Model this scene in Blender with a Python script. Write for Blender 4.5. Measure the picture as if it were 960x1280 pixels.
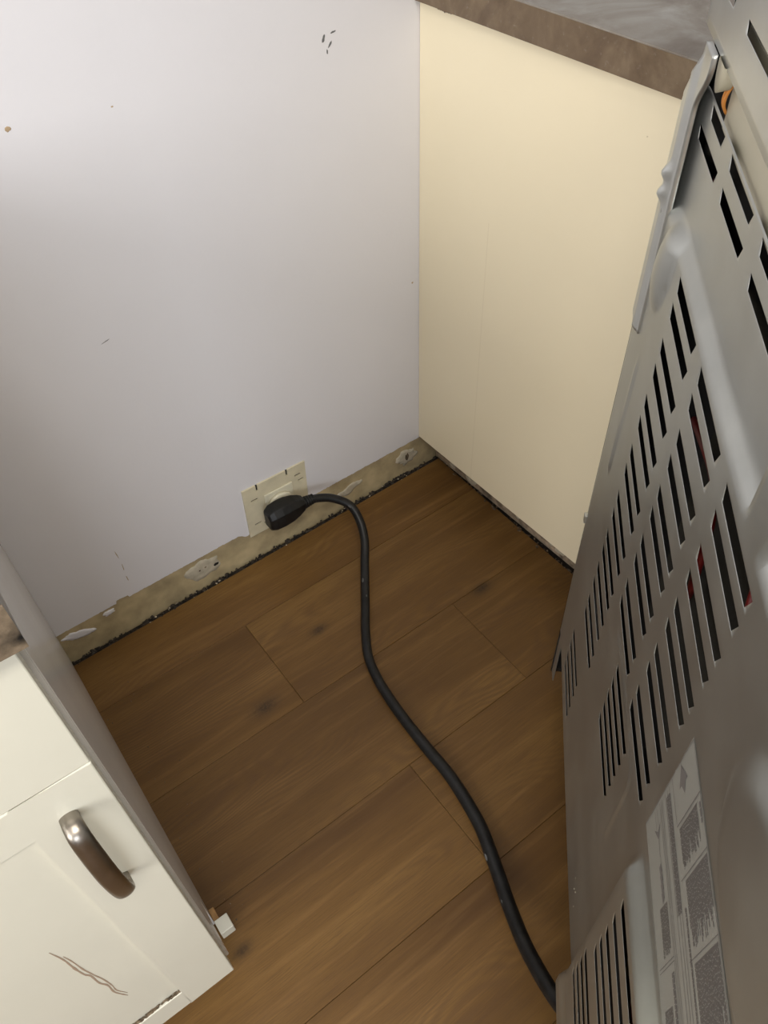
import bpy, bmesh, math, random
from mathutils import Vector, Matrix, noise
R = math.radians
random.seed(7)
for o in list(bpy.data.objects): bpy.data.objects.remove(o)
scn = bpy.context.scene
C = scn.collection

# ------------------------------------------------------------------ camera
cam = bpy.data.cameras.new('camera'); camo = bpy.data.objects.new('camera', cam); C.objects.link(camo)
az, pit, rol = 0.61092, -0.84533, -0.044895
f = Vector((math.sin(az)*math.cos(pit), math.cos(az)*math.cos(pit), math.sin(pit)))
rt = f.cross(Vector((0, 0, 1))).normalized(); up = rt.cross(f)
r2 = math.cos(rol)*rt + math.sin(rol)*up; u2 = -math.sin(rol)*rt + math.cos(rol)*up
CAM = Vector((-0.76556, -0.95813, 1.2341))
M = Matrix((r2, u2, -f)).transposed().to_4x4(); M.translation = CAM
camo.matrix_world = M
cam.sensor_fit = 'VERTICAL'; cam.sensor_height = 36; cam.lens = 36*1019.06/1280
cam.clip_start = 0.02
scn.camera = camo

# ------------------------------------------------------------------ light and exposure
scn.view_settings.view_transform = 'Standard'
scn.view_settings.look = 'None'
scn.view_settings.gamma = 1
scn.view_settings.exposure = 0.0
w = bpy.data.worlds.new('world'); scn.world = w; w.use_nodes = True
w.node_tree.nodes['Background'].inputs[0].default_value = (0.75, 0.85, 1, 1)
w.node_tree.nodes['Background'].inputs[1].default_value = 0.6
def area(name, loc, target, sx, sy, power, col):
    l = bpy.data.lights.new(name, 'AREA'); l.shape = 'RECTANGLE'; l.size = sx; l.size_y = sy
    l.energy = power; l.color = col
    o = bpy.data.objects.new(name, l); C.objects.link(o); o.location = loc
    o.rotation_euler = (Vector(target)-Vector(loc)).to_track_quat('-Z', 'Y').to_euler()
    return o
area('front_window_daylight', (-1.9, -3.42, 1.62), (-1.7, 0, 1.0), 1.3, 1.1, 36, (0.88, 0.93, 1.0))
area('added_left_light', (-2.92, -1.55, 1.72), (0, -.6, 1.0), 1.3, 1.1, 46, (1.0, 0.97, 0.92))  # source added on the left to brighten the cream panel
area('added_ceiling_light', (-0.88, -1.45, 2.375), (-0.88, -1.45, 0), 1.0, 0.3, 26, (1.0, 0.94, 0.84))  # added overhead source, stretched long to soften shadows and lift the cream panel

# ------------------------------------------------------------------ helpers
def tag(o, label=None, cat=None, group=None, kind=None):
    if label: o['label'] = label
    if cat: o['category'] = cat
    if group: o['group'] = group
    if kind: o['kind'] = kind
    return o
def obj(name, bm, mat, parent=None, smooth=False, bevel=0, seg=2):
    me = bpy.data.meshes.new(name)
    bmesh.ops.recalc_face_normals(bm, faces=bm.faces[:]) if smooth != 'keep' else None
    bm.to_mesh(me); bm.free(); me.materials.append(mat)
    o = bpy.data.objects.new(name, me); C.objects.link(o)
    if parent: o.parent = parent
    if smooth:
        for p in me.polygons: p.use_smooth = True
    if bevel:
        m = o.modifiers.new('bevel', 'BEVEL'); m.width = bevel; m.segments = seg; m.limit_method = 'ANGLE'
        m.harden_normals = False
    return o
def thing(name, loc, label, cat, rz=0, group=None):
    o = bpy.data.objects.new(name, None); C.objects.link(o); o.empty_display_size = .1
    o.location = loc; o.rotation_euler = (0, 0, rz)
    return tag(o, label, cat, group)
def box(x0, x1, y0, y1, z0, z1, bm=None):
    bm = bm or bmesh.new()
    v = [bm.verts.new((x, y, z)) for x in (x0, x1) for y in (y0, y1) for z in (z0, z1)]
    for q in ((0,1,3,2),(4,6,7,5),(0,4,5,1),(2,3,7,6),(0,2,6,4),(1,5,7,3)): bm.faces.new([v[i] for i in q])
    return bm
def catmull(pts, n):
    P = [Vector(p) for p in pts]; P = [2*P[0]-P[1]]+P+[2*P[-1]-P[-2]]; out = []
    for i in range(1, len(P)-2):
        for k in range(n):
            t = k/n; a, b, c, d = P[i-1:i+3]
            out.append(.5*((2*b)+(c-a)*t+(2*a-5*b+4*c-d)*t*t+(3*b-a-3*c+d)*t**3))
    out.append(P[-2]); return out
def sweep(path, rad, segs=16, bm=None, upv=(0, 0, 1), cap=True):
    """rad(i/n) -> (side radius, up radius)"""
    bm = bm or bmesh.new(); rings = []; n = len(path); u = Vector(upv)
    for i, p in enumerate(path):
        t = (path[min(i+1, n-1)]-path[max(i-1, 0)]).normalized()
        s = t.cross(u)
        if s.length < .05: s = t.cross(Vector((0, 1, 0)))
        s.normalize(); w_ = s.cross(t).normalized(); u = w_
        a, b = rad(i/(n-1))
        rings.append([bm.verts.new(p+s*a*math.cos(q)+w_*b*math.sin(q)) for q in [2*math.pi*k/segs for k in range(segs)]])
    for A, B_ in zip(rings, rings[1:]):
        for k in range(segs): bm.faces.new((A[k], A[(k+1)%segs], B_[(k+1)%segs], B_[k]))
    if cap: bm.faces.new(rings[0][::-1]); bm.faces.new(rings[-1])
    return bm
def lathe(profile, origin=(0,0,0), axis='y', segs=24, bm=None):
    bm = bm or bmesh.new(); rings = []; o = Vector(origin)
    for r_, h in profile:
        ring = []
        for k in range(segs):
            a = 2*math.pi*k/segs; c, s = r_*math.cos(a), r_*math.sin(a)
            v = {'y': (c, h, s), 'z': (c, s, h), 'x': (h, c, s)}[axis]
            ring.append(bm.verts.new(o+Vector(v)))
        rings.append(ring)
    for A, B_ in zip(rings, rings[1:]):
        for k in range(segs): bm.faces.new((A[k], A[(k+1)%segs], B_[(k+1)%segs], B_[k]))
    bm.faces.new(rings[0]); bm.faces.new(rings[-1])
    return bm
def ss(a, b, x):
    t = min(1, max(0, (x-a)/(b-a))); return t*t*(3-2*t)

# ------------------------------------------------------------------ materials
def mat(name, col, rough=.5, metal=0, **k):
    m = bpy.data.materials.new(name); m.use_nodes = True
    b = m.node_tree.nodes['Principled BSDF']
    b.inputs['Base Color'].default_value = (*col, 1); b.inputs['Roughness'].default_value = rough
    b.inputs['Metallic'].default_value = metal
    for kk, v in k.items(): b.inputs[kk].default_value = v
    return m
class NG:
    def __init__(s, m): s.m = m; s.t = m.node_tree; s.b = s.t.nodes['Principled BSDF']
    def n(s, typ, **k):
        nd = s.t.nodes.new(typ)
        for a, v in k.items():
            if a.startswith('_'): setattr(nd, a[1:], v)
        return nd
    def l(s, a, b): s.t.links.new(a, b)
    def coord(s, kind='Object', scale=(1,1,1), loc=(0,0,0)):
        tc = s.n('ShaderNodeTexCoord'); mp = s.n('ShaderNodeMapping')
        mp.inputs['Scale'].default_value = scale; mp.inputs['Location'].default_value = loc
        s.l(tc.outputs[kind], mp.inputs[0]); return mp.outputs[0]
    def noise(s, vec, scale, detail=4, rough=.55, dist=0):
        nd = s.n('ShaderNodeTexNoise'); nd.inputs['Scale'].default_value = scale
        nd.inputs['Detail'].default_value = detail; nd.inputs['Roughness'].default_value = rough
        nd.inputs['Distortion'].default_value = dist
        if vec: s.l(vec, nd.inputs['Vector'])
        return nd.outputs[0]
    def ramp(s, fac, stops):
        nd = s.n('ShaderNodeValToRGB'); e = nd.color_ramp.elements
        while len(e) < len(stops): e.new(.5)
        for el, (p, c) in zip(e, stops): el.position = p; el.color = (*c, 1) if len(c) == 3 else c
        s.l(fac, nd.inputs[0]); return nd.outputs[0]
    def mix(s, a, b, fac, mode='MIX'):
        nd = s.n('ShaderNodeMix', _data_type='RGBA', _blend_type=mode)
        for sock, v in ((0, fac), (6, a), (7, b)):
            if hasattr(v, 'is_output'): s.l(v, nd.inputs[sock])
            elif isinstance(v, (tuple, list)): nd.inputs[sock].default_value = (*v, 1)
            else: nd.inputs[sock].default_value = v
        return nd.outputs[2]
    def math(s, op, a, b=0, c=0):
        nd = s.n('ShaderNodeMath', _operation=op)
        for i, v in enumerate((a, b, c)):
            if hasattr(v, 'is_output'): s.l(v, nd.inputs[i])
            else: nd.inputs[i].default_value = v
        return nd.outputs[0]
    def vdist(s, vec, p):
        nd = s.n('ShaderNodeVectorMath', _operation='DISTANCE'); s.l(vec, nd.inputs[0]); nd.inputs[1].default_value = p
        return nd.outputs['Value']
    def bump(s, h, strength=.2, dist=.002):
        nd = s.n('ShaderNodeBump'); nd.inputs['Strength'].default_value = strength; nd.inputs['Distance'].default_value = dist
        s.l(h, nd.inputs['Height']); s.l(nd.outputs[0], s.b.inputs['Normal'])
    def color(s, c): s.l(c, s.b.inputs['Base Color'])
    def rough(s, c): s.l(c, s.b.inputs['Roughness'])

def painted(name, col, var=.03, rough=.5, bump=.1, scale=6, bscale=220, **k):
    m = mat(name, col, rough, **k); g = NG(m); v = g.coord()
    n = g.noise(v, scale, 4)
    lo = tuple(c*(1-var*2) for c in col); hi = tuple(min(1, c*(1+var)) for c in col)
    g.color(g.ramp(n, [(.3, lo), (.7, hi)]))
    g.bump(g.noise(v, bscale, 3), bump, .001)
    return m
M_wall = painted('lavender_white_paint', (.74, .73, .765), .012, .42, .12, 3, 160)
M_drywall = painted('bare_tan_drywall', (.46, .37, .215), .16, .8, .35, 22, 260)
M_plaster = painted('grey_plaster', (.50, .45, .35), .12, .85, .5, 60, 300)
M_rubble = painted('dark_rubble', (.045, .036, .028), .5, .9, .8, 90, 400)
M_crumb = painted('pale_crumb', (.42, .36, .27), .3, .9, .5, 90, 400)
M_room = painted('room_wall_paint', (.62, .60, .58), .02, .6, .1)
M_ceil = painted('ceiling_paint', (.88, .87, .84), .02, .8, .1)
M_cream = painted('cream_laminate', (.87, .78, .575), .012, .33, .03, 3, 300)
M_white = painted('white_cabinet_enamel', (.68, .665, .57), .02, .3, .06, 5, 200)
M_side = painted('pale_cabinet_side', (.66, .64, .62), .03, .22, .03, 4, 250)
M_black = mat('black_void', (.006, .006, .006), .9)  # near-black colour standing in for shade inside slots and holes
M_subfloor = painted('dark_subfloor', (.028, .022, .017), .4, .95, .6, 30, 300)

# cream laminate: faint long hairline as in an old sheet seam
g = NG(M_cream); v = g.coord(); sep = g.n('ShaderNodeSeparateXYZ'); g.l(v, sep.inputs[0])
base = g.b.inputs['Base Color'].links[0].from_socket
d = g.math('ABSOLUTE', g.math('ADD', sep.outputs[1], .158))
seam = g.math('MULTIPLY', g.math('LESS_THAN', d, .0008), g.math('LESS_THAN', sep.outputs[2], .62))
sp = g.noise(g.coord(scale=(60, 60, 60)), 1, 2)
spk = g.math('GREATER_THAN', sp, .79)
g.color(g.mix(g.mix(base, (.60, .50, .33), g.math('MULTIPLY', seam, .22)), (.45, .35, .2), g.math('MULTIPLY', spk, .55)))

# wood planks
M_wood = mat('oak_laminate', (.2, .11, .05), .42, **{'Specular IOR Level': .3}); g = NG(M_wood)
geo = g.n('ShaderNodeNewGeometry'); inf = g.n('ShaderNodeObjectInfo')
off = g.n('ShaderNodeCombineXYZ'); g.l(g.math('MULTIPLY', inf.outputs['Random'], 17), off.inputs[0]); g.l(g.math('MULTIPLY', inf.outputs['Random'], 31), off.inputs[1])
add = g.n('ShaderNodeVectorMath', _operation='ADD'); g.l(geo.outputs['Position'], add.inputs[0]); g.l(off.outputs[0], add.inputs[1])
P0 = add.outputs[0]
KN = [((-.556, -.287, 0), .013), ((-.109, -.326, 0), .011), ((-.775, -.585, 0), .008), ((-.40, -.215, 0), .009)]
def mapped(vec, sc):
    mp = g.n('ShaderNodeMapping'); mp.inputs['Scale'].default_value = sc; g.l(vec, mp.inputs[0]); return mp.outputs[0]
warp = g.noise(mapped(P0, (1.6, 7, 1)), 1, 2, .5)
# knots bend the grain
kn_sum = None
for p, r_ in KN:
    dd = g.vdist(mapped(geo.outputs['Position'], (.55, 1, 1)), (p[0]*.55, p[1], 0))
    k_ = g.math('POWER', 2.718, g.math('MULTIPLY', g.math('MULTIPLY', dd, dd), -1/(r_*r_)))
    kn_sum = k_ if kn_sum is None else g.math('ADD', kn_sum, k_)
sepw = g.n('ShaderNodeSeparateXYZ'); g.l(P0, sepw.inputs[0])
yy = g.math('ADD', g.math('ADD', sepw.outputs[1], g.math('MULTIPLY', warp, .30)), g.math('MULTIPLY', kn_sum, .03))
rings = g.math('SINE', g.math('MULTIPLY', yy, 700))
rings = g.math('MULTIPLY_ADD', rings, .5, .5)
fine = g.noise(mapped(P0, (22, 620, 1)), 1, 3, .65)
mid = g.noise(mapped(P0, (3, 60, 1)), 1, 4, .6)
big = g.noise(mapped(P0, (1.3, 9, 1)), 1, 3, .6)
col = g.ramp(big, [(.28, (.078, .037, .0095)), (.5, (.138, .071, .019)), (.74, (.205, .114, .034))])
col = g.mix(col, (.085, .042, .015), g.math('MULTIPLY', g.ramp(fine, [(.45, (0,0,0)), (.72, (1,1,1))]), .62))
col = g.mix(col, (.25, .14, .048), g.math('MULTIPLY', g.ramp(mid, [(.52, (0,0,0)), (.78, (1,1,1))]), .5))
col = g.mix(col, (.10, .05, .018), g.math('MULTIPLY', g.math('MULTIPLY', rings, g.ramp(g.noise(mapped(P0, (1.5, 8, 1)), 1.3, 2), [(.42, (0,0,0)), (.6, (1,1,1))])), .5))
hv = g.n('ShaderNodeHueSaturation'); g.l(col, hv.inputs['Color']); g.l(g.math('MULTIPLY_ADD', inf.outputs['Random'], .22, .90), hv.inputs['Value'])
knn = g.noise(geo.outputs['Position'], 240, 3)
kf = g.math('MULTIPLY', g.math('POWER', kn_sum, .9), g.math('MULTIPLY_ADD', knn, 1.0, .25))
kf = g.math('MINIMUM', kf, .93)
g.color(g.mix(hv.outputs[0], (.030, .018, .010), kf))
g.rough(g.math('MULTIPLY_ADD', fine, .22, .33))
g.bump(fine, .22, .0006)

# counter stone laminate
def stone(name, a, b, c, sc=9):
    m = mat(name, a, .35); g = NG(m); v = g.coord()
    n1 = g.noise(v, sc, 7, .65, .6); n2 = g.noise(v, sc*6, 5, .7); n3 = g.noise(g.coord(loc=(3, 1, 2)), sc*.7, 5, .6, 1)
    co = g.ramp(n1, [(.32, a), (.5, b), (.68, c)])
    co = g.mix(co, (.10, .065, .04), g.math('MULTIPLY', g.ramp(n3, [(.52, (0,0,0)), (.66, (1,1,1))]), .6))
    co = g.mix(co, (.45, .43, .40), g.math('MULTIPLY', g.ramp(n2, [(.60, (0,0,0)), (.8, (1,1,1))]), .35))
    g.color(co); g.bump(n2, .1, .001); return m
M_top = stone('slate_laminate', (.12, .095, .07), (.22, .20, .17), (.34, .34, .325), 8)
M_edge = stone('brown_slate_edge', (.115, .078, .046), (.155, .108, .066), (.21, .155, .10), 22)
M_endedge = painted('chipped_slate_edge', (.20, .15, .10), .5, .6, .6, 40, 200)

# steels
def steel(name, col, rough, sc=14, bumpy=.02, metal=.9):
    m = mat(name, col, rough, metal); g = NG(m); v = g.coord()
    n = g.noise(v, sc, 4)
    g.color(g.ramp(n, [(.3, tuple(c*.9 for c in col)), (.7, tuple(min(1, c*1.06) for c in col))]))
    g.rough(g.math('MULTIPLY_ADD', n, .14, rough-.07)); g.bump(g.noise(v, 7, 2), bumpy, .01)
    return m
M_steel = steel('galvanised_steel', (.47, .485, .465), .36, 14, .03)
M_steel2 = steel('bright_galvanised_steel', (.57, .585, .565), .34)
M_range = mat('black_enamel', (.02, .02, .02), .25)
M_stain = mat('stainless_steel', (.5, .5, .5), .28, 1)
M_nickel = steel('brushed_nickel', (.30, .27, .235), .33, 60, .02, 1)
M_beige = painted('beige_enamel', (.46, .43, .33), .03, .45, .05)
M_rubber = mat('black_rubber', (.008, .008, .008), .42, **{'Specular IOR Level': .35}); g = NG(M_rubber)
nz = g.noise(g.coord(), 60, 4); g.color(g.ramp(nz, [(.35, (.006, .006, .0065)), (.75, (.015, .015, .0155))])); g.bump(g.noise(g.coord(), 120, 3), .15, .001)
M_oldplate = painted('yellowed_plastic', (.66, .60, .44), .07, .4, .1, 25, 150)
M_oldplate2 = painted('pale_plastic', (.68, .64, .50), .04, .35, .05, 30, 150)
M_dirt = painted('brown_grime', (.13, .095, .06), .6, .9, .8, 120, 300)
M_crack = mat('brown_crack', (.33, .24, .17), .8)
M_scuff = mat('grey_scuff', (.13, .13, .13), .8)
M_tan = mat('tan_chip', (.42, .31, .19), .8)
M_label = mat('grey_label_film', (.29, .29, .265), .45, .25)
M_print = mat('dark_print', (.13, .12, .115), .6)
M_wired = mat('red_wire', (.14, .01, .008), .4); M_wirey = mat('yellow_wire', (.4, .24, .03), .4); M_wireo = mat('orange_wire', (.6, .24, .05), .4)
M_woodblk = painted('amber_wood', (.36, .20, .07), .2, .6, .4, 60, 200)
M_foil = painted('shade_dark_insulation', (.03, .027, .018), .4, .9, .3)  # colour taken near black to carry the shade inside the slots

# ------------------------------------------------------------------ setting
GAPX0, GAPX1 = -.790, .062
wb = tag(obj('wall_back', box(-3, 2.2, .0025, .12, -.02, 2.45), M_drywall), 'bare tan wallboard of the back wall, showing as a strip above the floor', kind='structure')
# paint skin with a ragged lower edge
bm = bmesh.new(); n = 420
xs = [-.80+.88*i/n for i in range(n+1)]
def rag(x): return .0795+.0016*noise.noise((x*70, 3, 0))+.0012*noise.noise((x*240, 1, 0))+(.006 if abs(x+.66) < .012 else 0)-(.011*ss(.02, .0, abs(x+.41)))
fr = [(bm.verts.new((x, 0, rag(x))), bm.verts.new((x, 0, 2.45))) for x in xs]
bk = [bm.verts.new((x, .0025, rag(x)-.0004)) for x in xs]
for i in range(n):
    bm.faces.new((fr[i][0], fr[i+1][0], fr[i+1][1], fr[i][1])); bm.faces.new((bk[i], bk[i+1], fr[i+1][0], fr[i][0]))
box(-3, -.80, 0, .0025, .09, 2.45, bm); box(.08, 2.2, 0, .0025, .09, 2.45, bm)
obj('paint_layer', bm, M_wall, wb)
def blob(name, cx, cz, rx, rz, m, y=.0025, th=.0016, seed=0, par=wb, n=40, jag=.25, rot=0):
    """irregular flat daub standing proud of the wall"""
    bm = bmesh.new(); cv = bm.verts.new((cx, y-th*1.3, cz)); a = []; b = []; c_ = []
    for k in range(n):
        q = 2*math.pi*k/n; j = 1+jag*noise.noise((math.cos(q)*1.7+seed*5, math.sin(q)*1.7, seed))+jag*.5*noise.noise((math.cos(q)*6, math.sin(q)*6, seed))
        dx, dz = rx*j*math.cos(q), rz*j*math.sin(q); dx, dz = dx*math.cos(rot)-dz*math.sin(rot), dx*math.sin(rot)+dz*math.cos(rot)
        c_.append(bm.verts.new((cx+dx*.6, y-th*(1.2+.35*noise.noise((k*.9, seed, 0))), cz+dz*.6)))
        a.append(bm.verts.new((cx+dx*.93, y-th, cz+dz*.93))); b.append(bm.verts.new((cx+dx, y+.0003, cz+dz)))
    for k in range(n):
        l = (k+1) % n
        bm.faces.new((cv, c_[k], c_[l])); bm.faces.new((c_[k], a[k], a[l], c_[l])); bm.faces.new((a[k], b[k], b[l], a[l]))
    return obj(name, bm, m, par, True)
blob('plaster_patch', -.507, .044, .036, .024, M_plaster, seed=1)
blob('plaster_patch', -.030, .040, .024, .020, M_plaster, seed=2, jag=.5)
blob('plaster_patch', -.178, .040, .030, .012, M_plaster, seed=3, jag=.5, rot=.2)
blob('plaster_patch', -.748, .053, .026, .010, M_wall, seed=4, jag=.4, rot=-.35)
blob('plaster_patch', -.690, .066, .010, .006, M_wall, seed=5, jag=.5)
blob('nail_hole', -.482, .040, .006, .0035, M_black, y=.0006, th=.0002, seed=6)
blob('nail_hole', -.515, .046, .0022, .002, M_dirt, y=.0006, th=.0002, seed=7)
blob('nail_hole', -.503, .047, .002, .0018, M_dirt, y=.0006, th=.0002, seed=8)
blob('nail_hole', -.030, .042, .005, .010, M_dirt, y=.0006, th=.0002, seed=9)
# chips and scuffs of the painted wall
for (x, z, a, b, m, s, r_) in [(-.564, .864, .0036, .0028, M_tan, 11, 0), (-.446, .856, .0014, .001, M_tan, 12, 0), (-.540, .575, .007, .0005, M_scuff, 13, .25),
        (-.155, .862, .0018, .0055, M_scuff, 14, -.4), (-.146, .853, .0013, .0045, M_scuff, 15, -.7), (-.140, .866, .0040, .0013, M_scuff, 16, .2), (-.151, .845, .0010, .003, M_scuff, 17, 0),
        (-.6385, .19, .0007, .010, M_tan, 18, .1), (-.6372, .155, .0007, .009, M_tan, 19, -.05), (-.638, .125, .0008, .008, M_tan, 20, .05), (-.014, .45, .0018, .0016, M_tan, 21, 0)]:
    blob('paint_chip', x, z, a, b, m, y=0, th=.00025, seed=s, n=16, jag=.5, rot=r_)

fl = tag(obj('floor', box(-3, 2.2, -3.5, .01, -.10, -.009), M_subfloor), 'dark subfloor with brown oak laminate planks laid along the back wall', kind='structure')
meshes = {}
def plank(x0, x1, y0, y1):
    L, W_ = round(x1-x0, 4), round(y1-y0, 4)
    if (L, W_) not in meshes:
        bm = box(-L/2+.0002, L/2-.0002, -W_/2+.0002, W_/2-.0002, -.009, 0)
        bmesh.ops.bevel(bm, geom=[e for e in bm.edges if all(v.co.z > -.001 for v in e.verts)], offset=.0006, segments=1, affect='EDGES')
        me = bpy.data.meshes.new('plank'); bm.to_mesh(me); bm.free(); me.materials.append(M_wood); meshes[(L, W_)] = me
    o = bpy.data.objects.new('plank', meshes[(L, W_)]); C.objects.link(o); o.parent = fl; o.location = ((x0+x1)/2, (y0+y1)/2, 0)
seams = [-.011, -.125]; 
while seams[-1] > -3.4: seams.append(seams[-1]-.1949)
joints = {0: -1.0, 1: -.500, 2: -.175, 3: -.428, 4: -.95, 5: -.30}
for i in range(len(seams)-1):
    y1, y0 = seams[i], max(seams[i+1], -3.5)
    j = joints.get(i, -1.1+((i*.37) % 1.2))
    xmax = .0462 if i < 3 else 2.2
    xs_ = sorted({-3, xmax, *[j+1.22*k for k in range(-3, 4) if -2.95 < j+1.22*k < xmax-.03]})
    for a, b in zip(xs_, xs_[1:]): plank(a, b, y0, y1)
# crumbs along the open joint below the wall
random.seed(3)
def crumbs(name, m, cnt, fn, s0, s1):
    bm = bmesh.new()
    for _ in range(cnt):
        x, y, z = fn(); s = random.uniform(s0, s1)
        mt = Matrix.Translation((x, y, z)) @ Matrix.Rotation(random.uniform(0, 6), 4, 'Z') @ Matrix.Diagonal((s*random.uniform(.7, 2), s*random.uniform(.6, 1.2), s*.6, 1))
        bmesh.ops.create_icosphere(bm, subdivisions=1, radius=1, matrix=mt)
    for v_ in bm.verts: v_.co += Vector([random.uniform(-1, 1)*s0*.25 for _ in range(3)])
    return tag(obj(name, bm, m, fl), kind='stuff')
crumbs('rubble', M_rubble, 500, lambda: (random.uniform(-.78, .05), random.uniform(-.0135, .001), random.uniform(-.007, -.001)), .0012, .0038)
crumbs('crumbs', M_crumb, 30, lambda: (random.choice((-.62, -.57, -.545, -.50, -.35, -.12, -.04, -.2))+random.gauss(0, .02), random.uniform(-.014, -.002), random.uniform(-.002, .0005)), .0007, .0022)
crumbs('rubble', M_dirt, 160, lambda: (random.uniform(.040, .052), random.uniform(-.6, -.01), random.uniform(-.006, .0005)), .001, .0035)
crumbs('rubble', M_dirt, 40, lambda: (random.choice((-.755, -.74, -.72, -.775))+random.gauss(0, .006), random.uniform(-.55, -.02), .0002), .0004, .0012)

bm = box(-3.12, -3, -3.62, -2.2, -.1, 2.45); box(-3.12, -3, -.9, .12, -.1, 2.45, bm); box(-3.12, -3, -2.2, -.9, -.1, 1.1, bm); box(-3.12, -3, -2.2, -.9, 2.3, 2.45, bm)
tag(obj('wall_left', bm, M_room), kind='structure')
bm = box(-3.1, -3.02, -2.2, -2.15, 1.1, 2.3); box(-3.1, -3.02, -.95, -.9, 1.1, 2.3, bm); box(-3.1, -3.02, -2.15, -.95, 1.1, 1.15, bm); box(-3.1, -3.02, -2.15, -.95, 2.25, 2.3, bm); box(-3.1, -3.02, -1.57, -1.53, 1.15, 2.25, bm)
tag(obj('added_left_window', bm, M_ceil), kind='structure')  # unseen window added to go with the left light
tag(obj('wall_right', box(2.2, 2.32, -3.62, .12, -.1, 2.45), M_room), kind='structure')
tag(obj('ceiling', box(-3.12, 2.32, -3.62, .12, 2.45, 2.55), M_ceil), kind='structure')
bm = box(-3, -2.65, -3.62, -3.5, -.1, 2.45); box(-1.15, 2.2, -3.62, -3.5, -.1, 2.45, bm)
box(-2.65, -1.15, -3.62, -3.5, -.1, 1.0, bm); box(-2.65, -1.15, -3.62, -3.5, 2.2, 2.45, bm)
tag(obj('wall_front', bm, M_room), kind='structure')
bm = box(-2.65, -2.6, -3.6, -3.52, 1.0, 2.2); box(-1.2, -1.15, -3.6, -3.52, 1.0, 2.2, bm); box(-2.6, -1.2, -3.6, -3.52, 1.0, 1.05, bm); box(-2.6, -1.2, -3.6, -3.52, 2.15, 2.2, bm); box(-1.92, -1.88, -3.6, -3.52, 1.05, 2.15, bm)
tag(obj('window_1', bm, M_ceil), kind='structure')

# ------------------------------------------------------------------ right base cabinet
cab = thing('base_cabinet', (0, 0, 0), 'cream laminate base cabinet end panel in the corner under the slate counter', 'cabinet', .025)
obj('side_panel', box(0, .018, -.600, -.0006, .084, .875), M_cream, cab, bevel=.0008)
obj('carcass', box(.0185, .90, -.580, -.026, .086, .874), M_cream, cab)
pl_ = obj('toe_board', box(.047, .062, -.585, -.0018, 0, .0835), painted('stained_plaster_board', (.36, .28, .20), .4, .9, .7, 45, 220), cab)
pl_['label'] = 'stained brown board under the cream panel'
bm = bmesh.new()
for k in range(34):
    y = random.uniform(-.58, -.02); s = random.uniform(.004, .013)
    bmesh.ops.create_icosphere(bm, subdivisions=2, radius=1, matrix=Matrix.Translation((.0475, y, random.uniform(.008, .07))) @ Matrix.Diagonal((.0018, s, s*.6, 1)))
tag(obj('plaster_lump', bm, M_plaster, cab), kind='stuff')
obj('plaster_lump', lathe([(.018, 0), (.016, -.003), (.008, -.004), (.007, -.001), (.001, -.001)], (.047, -.115, .022), 'x', 14), M_plaster, cab)
for x0, x1 in ((.02, .455), (.459, .895)):
    dr = obj('door', box(x0, x1, -.600, -.5805, .10, .70), M_cream, cab, bevel=.002)
    obj('handle', sweep(catmull([(x1-.04, -.599, .62), (x1-.04, -.623, .60), (x1-.04, -.623, .52), (x1-.04, -.599, .50)], 8), lambda t: (.005, .005), 10), M_nickel, dr)
    dw = obj('drawer', box(x0, x1, -.600, -.5805, .705, .865), M_cream, cab, bevel=.002)
ct = thing('countertop', (0, 0, 0), 'dark slate-look laminate countertop over the cream cabinet, top right corner', 'countertop', .025)
bm = box(-.0075, .92, -.632, -.0005, .8757, .915)
for v_ in bm.verts:
    if v_.co.y > -.1: v_.co.y = -.0006-.0252*max(0, v_.co.x)
obj('surface', bm, M_top, ct, bevel=.0015)
eb = obj('edge_band', box(-.0085, -.0070, -.633, -.0006, .8753, .9135), M_edge, ct); eb['label'] = 'brown side edge strip'
obj('edge_band', box(-.0085, .92, -.6335, -.6315, .8753, .9135), M_edge, ct)
# torn laminate sliver under the edge
bm = bmesh.new()
for k in range(7):
    y = -.045-.004*k
    bmesh.ops.create_icosphere(bm, subdivisions=1, radius=1, matrix=Matrix.Translation((-.0055, y, .8745)) @ Matrix.Diagonal((.0015, .003, .0015+.0012*(k == 3), 1)))
obj('chipped_edge', bm, M_edge, ct)

# ------------------------------------------------------------------ left base cabinet
cl = thing('base_cabinet', (-.782, 0, 0), 'worn white base cabinet with metal bow handle, nearest on the left', 'cabinet', -.0123)
bm = box(-.018, 0, -.532, -.0006, 0, .861); box(-.018, 0, -.6105, -.532, .109, .861, bm)
bmesh.ops.remove_doubles(bm, verts=bm.verts[:], dist=1e-5)
obj('side_panel', bm, M_side, cl)['label'] = 'grey-white glossy side panel'
obj('carcass', box(-.60, -.0185, -.600, -.009, .09, .860), M_white, cl)
obj('toe_board', box(-.60, -.019, -.55, -.535, 0, .09), M_white, cl)
# shaker door: frame with a recessed panel
X0, X1, Z0, Z1 = -.49, -.0035, .109, .7015; px0, px1, pz0, pz1 = -.425, -.062, .162, .648; YF, YB, YP = -.6306, -.6125, -.6262
bm = bmesh.new()
box(X0, px0, YF, YB, Z0, Z1, bm); box(px1, X1, YF, YB, Z0, Z1, bm)
box(px0, px1, YF, YB, Z0, pz0, bm); box(px0, px1, YF, YB, pz1, Z1, bm)
bmesh.ops.remove_doubles(bm, verts=bm.verts[:], dist=1e-5)
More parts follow.
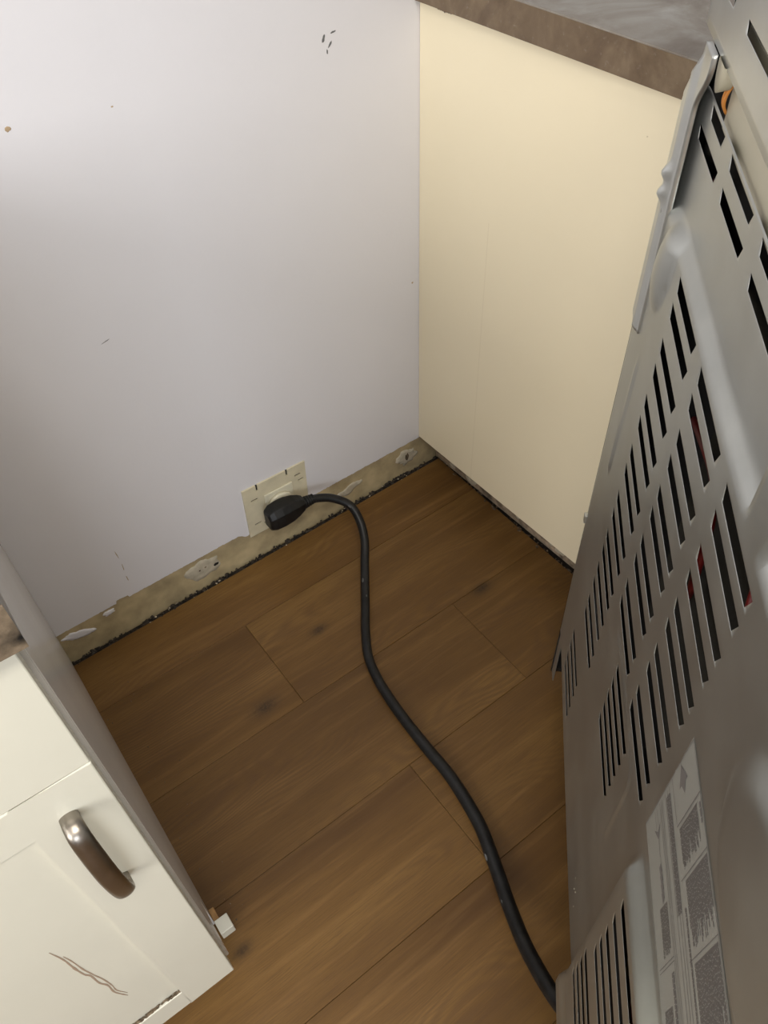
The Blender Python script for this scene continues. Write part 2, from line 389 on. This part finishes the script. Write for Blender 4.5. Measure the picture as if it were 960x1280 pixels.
# remove interior coincident faces
seen = {}
for fc in bm.faces[:]:
    key = tuple(sorted(v_.index for v_ in fc.verts)); 
bm.verts.index_update(); seen = {}
for fc in bm.faces[:]:
    seen.setdefault(tuple(sorted(v_.index for v_ in fc.verts)), []).append(fc)
bmesh.ops.delete(bm, geom=[fc for l in seen.values() if len(l) > 1 for fc in l], context='FACES')
door = obj('door', bm, M_white, cl, bevel=.0012, seg=2)
obj('inset_panel', box(px0+.0005, px1-.0008, YP, YB, pz0+.0005, pz1-.0005), M_white, door, bevel=.0006)
bm = bmesh.new()
for k in range(220):
    x = random.uniform(px0+.17, px1-.001); z = pz0+random.uniform(0, .0035)
    bmesh.ops.create_icosphere(bm, subdivisions=1, radius=1, matrix=Matrix.Translation((x, random.uniform(YP-.0030, YP), z)) @ Matrix.Diagonal((random.uniform(.001, .004), .0012, .0016, 1)))
gr = tag(obj('grime', bm, M_dirt, door), kind='stuff')
# bow handle
hx = -.036
path = catmull([(hx, YF+.0002, .655), (hx, YF-.010, .655), (hx, YF-.018, .647), (hx, YF-.0235, .618), (hx, YF-.0255, .587), (hx+.0003, YF-.0235, .556), (hx+.0006, YF-.018, .530), (hx+.0006, YF-.010, .520), (hx+.0006, YF+.0002, .520)], 10)
obj('handle', sweep(path, lambda t: (.0073+.0012*math.sin(math.pi*t), .0045), 20, upv=(0, 0, 1)), M_nickel, door, True)['label'] = 'brushed metal bow handle'
def ribbon(pts, wd, y, th, nm, m, par):
    bm = bmesh.new(); P = catmull([(x, y-th, z) for x, z in pts], 5); L_ = []
    for i, p in enumerate(P):
        t = (P[min(i+1, len(P)-1)]-P[max(i-1, 0)]).normalized(); s = Vector((t.z, 0, -t.x)); h = wd*(.5+.8*abs(noise.noise((i*.37, y, wd*900))))*math.sin(math.pi*(i+.5)/len(P))**.4
        L_.append((bm.verts.new(p+s*h), bm.verts.new(p-s*h), bm.verts.new(p+s*h*1.2+Vector((0, th, 0))), bm.verts.new(p-s*h*1.2+Vector((0, th, 0)))))
    for A, B_ in zip(L_, L_[1:]):
        bm.faces.new((A[0], A[1], B_[1], B_[0])); bm.faces.new((A[2], A[0], B_[0], B_[2])); bm.faces.new((A[1], A[3], B_[3], B_[1]))
    return obj(nm, bm, m, par)
dwr = obj('drawer', box(X0, -.0038, YF+.0002, YB, .7027, .8595), M_white, cl, bevel=.0010, seg=2)
# door/drawer edge: pale strip seen along the side
obj('edge_strip', box(-.0042, -.0008, -.6122, -.6106, .112, .86), M_side, cl)
chip = obj('broken_plinth_end', box(.0005, .020, -.557, -.536, 0, .022), M_white, cl, bevel=.001)
blk = obj('wood_block', box(.0005, .0085, -.534, -.516, 0, .016), M_woodblk, cl, bevel=.0008)
cl2 = thing('countertop', (-.782, 0, 0), 'chipped slate countertop corner above the white cabinet at left frame edge', 'countertop', -.0123)
bm = box(-.62, .0045, -.644, -.0006, .8615, .9)
for v_ in bm.verts:
    if v_.co.y > -.1: v_.co.y = -.0007+.0125*min(0, v_.co.x)
obj('surface', bm, M_top, cl2, bevel=.001)
obj('edge_band', box(-.62, .005, -.6455, -.6441, .8612, .899), M_endedge, cl2)

# ------------------------------------------------------------------ sheet metal with cut slots
def sheet(u0, u1, v0, v1, holes, hfun, step_u=.007, step_v=.005, warp=None, ch=.005, rim=.0008, flange=.00012, extra_u=(), extra_v=(), place=None):
    """non-uniform grid over (u,v) with louvre slots cut out; holes = (ua,ub,va,vb)"""
    us, vs = {u0, u1, *extra_u}, {v0, v1, *extra_v}
    for a, b, c, d_ in holes:
        us |= {a-rim, a, a+ch*1.15, b-ch*1.15, b, b+rim}; vs |= {c-rim, c, (c+d_)/2, d_, d_+rim}
    def fill(S, lo, hi, st):
        S = sorted(x for x in S if lo-1e-9 <= x <= hi+1e-9); out = [S[0]]
        for x in S[1:]:
            if x-out[-1] < 2.5e-4: continue
            k = int((x-out[-1])/st); a = out[-1]
            for i in range(1, k+1):
                out.append(a+(x-a)*i/(k+1))
            out.append(x)
        return out
    U, V = fill(us, u0, u1, step_u), fill(vs, v0, v1, step_v)
    bm = bmesh.new(); G = [[None]*len(V) for _ in U]
    def hole_at(u, v):
        for h in holes:
            if h[0] < u < h[1] and h[2] < v < h[3]: return h
    import bisect
    rimset = {}
    for i, u in enumerate(U):
        for j, v in enumerate(V):
            uu, vv = u, v; hh = 0
            for (a, b, c, d_) in holes:
                if a-rim*1.5 < u < b+rim*1.5 and c-rim*1.5 < v < d_+rim*1.5:
                    e = 3e-4
                    if a-e <= u <= b+e and c-e <= v <= d_+e:
                        k = (d_-v)/(d_-c); hh = -.0001
                        lim = ch*max(0, min(1, k))
                        if u < a+lim: uu = a+lim-(a+lim-u)*.02
                        if u > b-lim: uu = b-lim+(u-b+lim)*.02
                    break
            G[i][j] = (uu, vv, hh)
    Vt = {}
    def vert(i, j):
        if (i, j) not in Vt:
            uu, vv, hh = G[i][j]; h = hfun(U[i], V[j])+hh
            if warp: uu += warp(uu, vv)
            Vt[i, j] = bm.verts.new(place(uu, h, vv))
        return Vt[i, j]
    for i in range(len(U)-1):
        um = (U[i]+U[i+1])/2
        for j in range(len(V)-1):
            if hole_at(um, (V[j]+V[j+1])/2): continue
            bm.faces.new((vert(i, j), vert(i+1, j), vert(i+1, j+1), vert(i, j+1)))
    bd = [e for e in bm.edges if e.is_boundary]
    r = bmesh.ops.extrude_edge_only(bm, edges=bd)
    dv = Vector(place(0, -flange, 0))-Vector(place(0, 0, 0))
    for v_ in r['geom']:
        if isinstance(v_, bmesh.types.BMVert): v_.co += dv
    for e in bd: e.smooth = True
    return bm

# ------------------------------------------------------------------ the range
RX, RY = -.153, -.543
rg = thing('kitchen_range', (RX, RY, 0), 'steel-backed kitchen range pulled out from the wall, slotted back toward the camera', 'stove', R(46.6)-math.pi)
plc = lambda u, h, v: (u, -h, v)
col_v = [.857, .832, .796, .768, .732, .705, .667, .639, .598, .570, .534, .507, .473, .443, .407, .379]
HW = .0064
slots = []
for v in col_v: slots.append((.126, .216, v-HW, v+HW))
for v in col_v[:10]: slots += [(.241, .330, v-HW, v+HW), (.355, .445, v-HW, v+HW)]
for v in (.284, .256, .224, .198): slots.append((.100, .190, v-HW, v+HW))
for v in (.527, .501, .475, .450, .424): slots.append((.295, .389, v-HW+.0004, v+HW-.0004))
for v in (.527, .491, .456, .424, .394): slots.append((.503, .594, v-HW, v+HW))
for v in (.337, .310, .283, .256): slots.append((.493, .584, v-HW, v+HW))
upsl = [(.058, .112, .959, .969), (.036, .118, .935, .945), (.140, .222, .959, .969), (.140, .222, .935, .945), (.250, .330, .935, .945), (.250, .330, .959, .969), (.355, .435, .935, .945), (.355, .435, .959, .969)]
slots += upsl
PV0, PV1 = .163, .973
def hmain(u, v):
    h = 0
    # upper field sits back behind a sloped step
    e = .866+.012*ss(.25, .45, u)
    step = ss(e, e+.016, v)*.0085
    step *= ss(.004, .040, u)
    h -= step
    # bulge at the far end of the step
    dx, dy = (u-.074-.25*(v-.84))/.028, (v-.838)/.050
    h += .0085*max(0, 1-(dx*dx+dy*dy))**.8*(1-ss(.870, .885, v))
    # swelling near the handles zone
    dx, dy = (u-.605)/.100, (v-.805)/.070
    h += .010*ss(0, .55, max(0, 1-(dx*dx+dy*dy)))*(1-ss(.866, .885, v))
    # cover box of the terminals
    bx = ss(.470, .486, u)*ss(.568, .543, v)
    h += .0125*bx
    h += .006*ss(.470, .482, u)*ss(.200, .178, v)
    # narrow pressed beads
    def bead(d, w_=.0028, a=.0020): return a*math.exp(-(d/w_)**2)
    if u < .395: h += bead(v-(.548+.05*(u-.3)))*ss(.262, .275, u)*ss(.40, .385, u)
    h += bead(u-(.420+.02*(.5-v)))*ss(.54, .525, v)*ss(.40, .43, v)
    if .38 < u < .43 and v > .52:
        d = math.hypot(u-.393, v-.522)-.027
        if u > .393 and v > .522: h = max(h, bead(d))
    h += bead(u-(.058+.035*(v-.6)), .004, .0022)*ss(.56, .58, v)*ss(.74, .71, v)
    # gentle oil-canning of the thin sheet
    h += .0012*noise.noise((u*4, v*4, 2))
    return h
def warp(u, v): return .034*(min(v, .87)-.86)*ss(.03, .11, u)*(1-ss(.42, .47, u)*ss(.6, .56, v))
bm = sheet(.002, .76, PV0, PV1, slots, hmain, .0065, .0045, warp, extra_u=(.470, .474, .478, .482, .486, .416, .418, .420, .422, .424, .426), extra_v=(.568, .5635, .559, .5545, .550, .546, .542, .878, .884, .1665, .170, .178, .184, .19, .2), place=plc)
bp = obj('back_panel', bm, M_steel, rg, True)
bp['label'] = 'galvanised back panel with rows of slots'
# upper plate
up_sl = [(.006, .072, 1.037, 1.045), (.115, .195, 1.037, 1.045), (.24, .32, 1.037, 1.045), (.365, .445, 1.037, 1.045)]
def hup(u, v): 
    h = -.002+.0008*noise.noise((u*5, v*5, 7))
    h += -.006*ss(1.018, 1.008, v)*ss(.16, .14, abs(u-.0))*0
    return h
bm = sheet(-.002, .76, 1.006, 1.19, up_sl, hup, .02, .01, None, place=plc)
obj('upper_back_plate', bm, M_steel2, rg, True)
obj('terminal_channel', box(.078, .76, .014, .016, .960, 1.03), M_beige, rg)
# scalloped tab over the channel
bm = bmesh.new(); pts = [(math.cos(a)*.012, math.sin(a)*.020) for a in [math.pi*k/12 for k in range(13)]]
vv = [bm.verts.new((.082+x, .001, 1.007-z)) for x, z in pts]; vb = [bm.verts.new((.082+x, .010, 1.009-z)) for x, z in pts]
bm.faces.new(vv)
for k in range(12): bm.faces.new((vv[k], vv[k+1], vb[k+1], vb[k]))
obj('cable_tab', bm, M_beige, rg, True)
for dx in (0, .005): obj('wire', sweep(catmull([(.070+dx, .030, .960), (.073+dx, .013, .972), (.079+dx, .010, .988), (.081+dx, .02, 1.004)], 6), lambda t: (.0012, .0012), 8), M_wireo, rg, True)['label'] = 'orange wire'
# edge flange on the far side with dimples
def hfl(u, v):
    h = .0025*(1-ss(.027, .034, u))*ss(-.002, .004, u)
    h += .0055*math.exp(-((u-.020)/.008)**2-((v-.898)/.0065)**2)+.0055*math.exp(-((u-.020)/.008)**2-((v-.880)/.0065)**2)
    h += .0015*math.exp(-((u-.022)/.004)**2)
    return h+.0015
n = 90; bm = bmesh.new(); gr_ = []
for j in range(n+1):
    v = .742+(1.004-.742)*j/n; row = []
    wd = .036+.024*ss(.955, .995, v)
    lo = .0+.014*ss(.752, .742, v)+.032*ss(.945, 1.0, v)
    for i in range(15):
        u = lo+(wd-lo)*i/14; row.append(bm.verts.new(plc(u, hfl(u, v), v)))
    gr_.append(row)
for j in range(n):
    for i in range(14): bm.faces.new((gr_[j][i], gr_[j][i+1], gr_[j+1][i+1], gr_[j+1][i]))
bd = [e for e in bm.edges if e.is_boundary]; r = bmesh.ops.extrude_edge_only(bm, edges=bd)
for v_ in r['geom']:
    if isinstance(v_, bmesh.types.BMVert): v_.co.y += .004
obj('edge_flange', bm, M_steel2, rg, True)
obj('screw', lathe([(.0045, 0), (.0045, -.002), (.003, -.0032), (.0005, -.0034)], (.024, -.0015, .866), 'y', 14), M_steel, rg, True)
obj('clip', box(-.004, .004, -.003, .004, .418, .432), M_steel2, rg, bevel=.0008)
# screws and small nicks low on the panel
for (u, v) in [(.387, .219), (.395, .206), (.401, .213), (.412, .196)]:
    obj('nick', lathe([(.0016, 0), (.001, -.0005)], (u, -hmain(u, v)+.0004, v), 'y', 8), M_oldplate2, bp)
# body
obj('side_panel', box(-.0028, .0006, .0006, .62, .040, .905), M_range, rg)
obj('side_panel', box(.7585, .76, .0045, .62, .035, .905), M_range, rg)
obj('lower_shade_sheet', box(.032, .75, .010, .0115, .104, .40), M_black, rg)  # added black sheet, keeps the low slots looking unlit
obj('upper_side_shade', box(0, .0015, .012, .12, .905, 1.0), M_black, rg)  # added black plate, shade of the upper inside put in as colour
obj('upper_top_shade', box(.0, .76, .021, .12, .9305, .9315), M_black, rg)  # added black cover, painted-in darkness above the body
obj('channel_shade', box(.002, .758, .0185, .0205, .93, 1.03), M_black, rg)  # black sheet in place of the shade behind channel and upper slots
obj('base_pan', box(.0018, .7582, .035, .60, .035, .050), M_steel, rg)
# lower far corner gusset seen below the back panel
bm = bmesh.new()
for y_ in (.0002, .004):
    pass
obj('corner_gusset', box(.0018, .022, .002, .0040, .045, .172), M_steel, rg, bevel=.001)
obj('side_shade', box(.0016, .0022, .006, .6, .052, .90), M_black, rg)  # black skin added so the inside of the side panel reads as shade
obj('inner_shade', box(.02, .745, .050, .055, .052, .985), M_black, rg)  # black sheet standing in for the unlit inside behind the panel
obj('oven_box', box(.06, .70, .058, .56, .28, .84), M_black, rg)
obj('cooktop', box(-.001, .761, .0025+.02, .64, .906, .93), M_range, rg, bevel=.003)
obj('backguard', box(.004, .756, .022, .085, .932, 1.19), M_stain, rg, bevel=.004)
obj('rear_cap', box(.002, .76, .003, .026, 1.1895, 1.1935), M_stain, rg)
for (x, y) in ((.2, .2), (.56, .2), (.2, .47), (.56, .47)):
    obj('burner', lathe([(.085, 0), (.085, .012), (.07, .02), (.02, .02)], (x, y, .931), 'z', 24), M_range, rg, True)
od = obj('oven_door', box(.003, .757, .622, .65, .26, .82), M_range, rg, bevel=.005)
obj('handle', sweep(catmull([(.06, .652, .78), (.07, .69, .78), (.38, .70, .78), (.69, .69, .78), (.70, .652, .78)], 8), lambda t: (.01, .01), 12), M_stain, od, True)
obj('storage_drawer', box(.003, .757, .622, .65, .06, .25), M_range, rg, bevel=.005)
kp = obj('control_panel', box(.003, .757, .622, .65, .825, .905), M_stain, rg, bevel=.004)
for k in range(5): obj('knob', lathe([(.022, 0), (.02, .025), (.001, .026)], (.1+.14*k, .651, .865), 'y', 20), M_range, kp, True)
for (x, y) in ((.03, .04), (.73, .04), (.03, .58), (.73, .58)):
    obj('foot', lathe([(.016, 0), (.016, .008), (.007, .010), (.007, .036)], (x, y, 0), 'z', 16), M_range, rg, True)
# wiring glimpsed through slots
for (p, m, lb) in [([(.50, .030, .56), (.53, .022, .50), (.55, .02, .45), (.54, .024, .38), (.56, .03, .30)], M_wired, 'red wire'),
        ([(.55, .03, .57), (.545, .02, .52), (.52, .019, .46), (.50, .022, .41), (.51, .03, .33)], M_wirey, 'yellow wire'),
        ([(.37, .03, .86), (.41, .018, .83), (.43, .014, .80), (.435, .02, .74)], M_wired, 'red wire'),
        ([(.05, .034, .93), (.06, .026, .915), (.085, .024, .90), (.12, .03, .88)], M_wired, 'red wire'),
        ([(.18, .03, .76), (.30, .018, .80), (.33, .016, .74), (.30, .03, .66)], M_wired, 'red wire')]:
    obj('wire', sweep(catmull(p, 8), lambda t: (.0035, .0035), 8), m, rg, True)['label'] = lb
obj('insulation', box(.24, .40, .026, .030, .55, .90), M_foil, rg)['label'] = 'foil insulation behind slots, darkened to stand for shade'  # insulation coloured near black so the slots stay dark

# warning label on the back panel
def onp(u, v, lift): return plc(u, hmain(u, v)+lift, v)
LU0, LU1, LV0, LV1 = .4585, .735, .580, .7305
def lab(u, v):  # slight tilt of the sticker
    return u, v-.11*(u-LU0)*ss(.458, .6, u)*0 - .06*(u-LU0)
bm = bmesh.new(); nu, nv = 60, 30; gg = []
for i in range(nu+1):
    gg.append([bm.verts.new(onp(*lab(LU0+(LU1-LU0)*i/nu, LV0+(LV1-LV0)*j/nv), .0003)) for j in range(nv+1)])
for i in range(nu):
    for j in range(nv): bm.faces.new((gg[i][j], gg[i+1][j], gg[i+1][j+1], gg[i][j+1]))
lb = obj('warning_label', bm, M_label, rg, True); lb['label'] = 'grey printed warning sticker'
bm = bmesh.new()
def quad(u0, u1, v0, v1):
    n_ = max(1, int((u1-u0)/.012)); pr = None
    for i in range(n_+1):
        u = u0+(u1-u0)*i/n_; c = (bm.verts.new(onp(*lab(u, v0), .0006)), bm.verts.new(onp(*lab(u, v1), .0006)))
        if pr: bm.faces.new((pr[0], c[0], c[1], pr[1]))
        pr = c
def poly(pts): bm.faces.new([bm.verts.new(onp(*lab(u, v), .0006)) for u, v in pts])
T = .0006
quad(LU0+.001, LU1-.001, LV1-.0015, LV1-.0015+T); quad(LU0+.001, LU0+.001+T, LV0+.001, LV1-.001)
def lines(u0, u1, v0, v1, pitch=.0021, th=.0011, ragged=.3, glyph=True):
    v = v1
    while v > v0+pitch:
        end = u1-(u1-u0)*random.uniform(0, ragged)*random.random(); u = u0
        while u < end:
            w_ = random.uniform(.0012, .0052); quad(u, min(u+w_, end), v-th, v); u += w_+.0006
        v -= pitch
# warning symbol cell
quad(LU0+.002, LU0+.034, .668, .668+T); quad(.4935, .4935+T*1.5, .668, .7295)
poly([(.4615, .694), (.4745, .684), (.4745, .706)]); poly([(.4745, .690), (.481, .695), (.4745, .700)])
# arrow cell
quad(.462, .476, .612, .6125); quad(.462, .476, .618, .6185); poly([(.474, .606), (.484, .6152), (.474, .6245), (.478, .6152)]); quad(.484, .496, .6149, .6156)
for a in (.6275, .6310, .6345, .6450, .6520, .6580): quad(.462, .700, a, a+T)
lines(.466, .545, .6465, .658, .0022, .0015, .0)
for k in range(4): poly([(.502+.006*k, .6095), (.509+.006*k, .611), (.506+.006*k, .617), (.500+.006*k, .615)])
lines(.528, .560, .600, .622, .0022, .0012, .35)
quad(.5635, .5640, .585, .627); quad(.5660, .5665, .585, .627)
lines(.572, .640, .617, .624, .0035, .0028, .1)
lines(.59, .65, .588, .612, .0022, .0012, .4)
# paragraph blocks
lines(.499, .512, .7195, .727, .0040, .0032, .0); 
lines(.497, .524, .672, .718, .0019, .0013, .55); quad(.5275, .5281, .664, .729)
lines(.5305, .572, .672, .727, .0019, .0013, .55); quad(.5755, .5761, .664, .729)
lines(.579, .640, .672, .727, .0019, .0013, .6)
lines(.655, .72, .672, .727, .0019, .0013, .6)
lines(.545, .70, .6640, .6690, .0021, .0012, .3)
tag(obj('print', bm, M_print, lb), 'dark grey printed text and symbols', kind='stuff')

# ------------------------------------------------------------------ outlet
oo = thing('power_outlet', (-.3375, 0, .1225), 'yellowed range outlet plate on the back wall just above the floor', 'outlet')
oo.rotation_euler = (0, R(1.5), 0)
pw, ph = .066, .061
hl = [(-.0385, -.0345, .047, .0611), (.0245, .0285, .047, .0611), (-.052, -.038, .0255, .0300), (.042, .055, .0340, .0385), (.048, .060, .0190, .0235), (-.052, -.038, -.0370, -.0325), (-.033, -.0280, -.0440, -.0390), (.040, .052, -.034, -.0295)]
bm = sheet(-pw, pw, -ph, ph, hl, lambda u, v: .0035, .02, .02, None, ch=.0001, rim=.001, flange=.0034, place=plc)
pt = obj('mounting_plate', bm, M_oldplate, oo)
obj('slot_shade', box(-pw+.001, pw-.001, -.0006, -.0001, -ph+.001, ph-.001), M_black, oo)  # black sheet that paints the shade inside the plate's slots
obj('receptacle', box(-.026, .034, -.0075, -.0036, -.036, .030), M_oldplate2, oo, bevel=.003)
obj('receptacle_face', lathe([(.0255, 0), (.0255, -.0050), (.0235, -.0065), (.001, -.0065)], (.003, -.0076, -.004), 'y', 28), M_oldplate2, oo, True)

# ------------------------------------------------------------------ power cord with plug
cord = thing('electric_cable', (-.335, -.016, .0), 'thick black range cord plugged into the outlet, running over the floor', 'cord')
def rel(p): return Vector(p)-Vector((-.335, -.016, 0))
# plug body: squat right-angle housing, cross-sections along x
secs = [(-.378, .018, .011), (-.3755, .024, .015), (-.366, .029, .0185), (-.350, .030, .020), (-.333, .029, .019), (-.318, .024, .017), (-.306, .018, .014), (-.299, .013, .0105)]
bm = bmesh.new(); rings = []
for (x, hz, hy) in secs:
    k8 = []
    for (a, b) in ((1, .45), (.55, 1), (-.55, 1), (-1, .45), (-1, -.8), (-.8, -1), (.8, -1), (1, -.8)):
        k8.append(bm.verts.new(rel((x, -.034-b*hy*.95, .117+a*hz*.86-.006*ss(-.33, -.30, x)*0))))
    rings.append(k8)
for A, B_ in zip(rings, rings[1:]):
    for k in range(8): bm.faces.new((A[k], A[(k+1)%8], B_[(k+1)%8], B_[k]))
bm.faces.new(rings[0]); bm.faces.new(rings[-1])
pg = obj('plug', bm, M_rubber, cord, False, bevel=.0035, seg=3); pg['label'] = 'black right-angle plug'
# strain relief rings
srp = [rel((-.303, -.035, .117)), rel((-.293, -.036, .1165)), rel((-.279, -.038, .1155))]
bm = bmesh.new()
for k in range(5):
    x = -.300+.0048*k
    lathe([(.0085, -.0018), (.0118-.0006*k, -.0012), (.0118-.0006*k, .0012), (.0085, .0018)], rel((x, -.0355-.0004*k, .1168)), 'x', 18, bm)
obj('strain_relief', bm, M_rubber, cord, True)
pts = [(-.303, -.035, .117), (-.288, -.0365, .1165), (-.268, -.040, .112), (-.2445, -.050, .103), (-.222, -.070, .086), (-.2205, -.098, .066), (-.232, -.128, .045), (-.256, -.160, .026), (-.283, -.197, .0135),
       (-.312, -.238, .0112), (-.340, -.277, .0108), (-.3655, -.320, .0108), (-.3785, -.362, .0108), (-.386, -.410, .0108), (-.390, -.463, .0108), (-.3915, -.515, .0108), (-.392, -.566, .0108), (-.397, -.610, .0108), (-.407, -.659, .012), (-.4225, -.700, .0155), (-.4355, -.731, .020),
       (-.456, -.775, .034), (-.479, -.829, .060), (-.4975, -.889, .098), (-.502, -.925, .128), (-.488, -.950, .160), (-.470, -.960, .2)]
path = [rel(p) for p in catmull(pts, 10)]
def crad(t):
    k = ss(.35, .75, t); return (.0082+.0028*k, .0080+.0020*k)
obj('cable', sweep(path, crad, 20), M_rubber, cord, True)
# scuffs of paint and dust on the cable jacket
def on_cable(t, side, sz):
    i = int(t*(len(path)-1)); p = path[i]; tg = (path[i+1]-path[i-1]).normalized()
    to = (CAM-Vector((-.335, -.016, 0))-p).normalized(); s = tg.cross(to).normalized(); nn = s.cross(tg).normalized()
    if nn.dot(to) < 0: nn = -nn
    r_ = crad(t)[1]; bm_ = bmesh.new()
    a = side; dvec = (nn*math.cos(a)+s*math.sin(a))
    mt = Matrix((tg, dvec.cross(tg), dvec)).transposed().to_4x4(); mt.translation = p+dvec*(r_+.0003)
    bmesh.ops.create_icosphere(bm_, subdivisions=2, radius=1, matrix=mt @ Matrix.Diagonal((sz*2.2, sz, .0006, 1)))
    return bm_
M_dust = mat('grey_dust', (.10, .10, .10), .9)
for t, s_, z in ((.30, .5, .002), (.33, -.3, .0012), (.80, .7, .0022), (.70, .4, .0016), (.735, .9, .003), (.155, .3, .0016)):
    obj('scuff', on_cable(t, s_, z), M_dust, cord, True)

# cracked line on the door panel, drawn where the enamel has split
def pan(pts): return pts
crk = [(-.1165, .4632), (-.1139, .4326), (-.1139, .4013), (-.1128, .3743), (-.1103, .3611), (-.1104, .3325), (-.1074, .3136), (-.1084, .2886), (-.1061, .2710), (-.1027, .2533)]
ribbon(crk, .0014, YP, .0003, 'crack', M_crack, door)
ribbon([(-.1120, .4386), (-.1106, .4172), (-.1100, .3868), (-.1079, .3578), (-.1058, .3344), (-.1050, .3067), (-.1056, .2862), (-.1010, .2610)], .0009, YP, .0003, 'crack', M_crack, door)

# ------------------------------------------------------------------ unseen ceiling lamp, added for its light
lp = tag(obj('added_ceiling_lamp', box(-1.43, -.33, -1.62, -1.28, 2.385, 2.45), mat('lamp_glass', (.9, .85, .75), .3), None, bevel=.01), 'added long white ceiling lamp, unseen behind the camera', 'lamp')
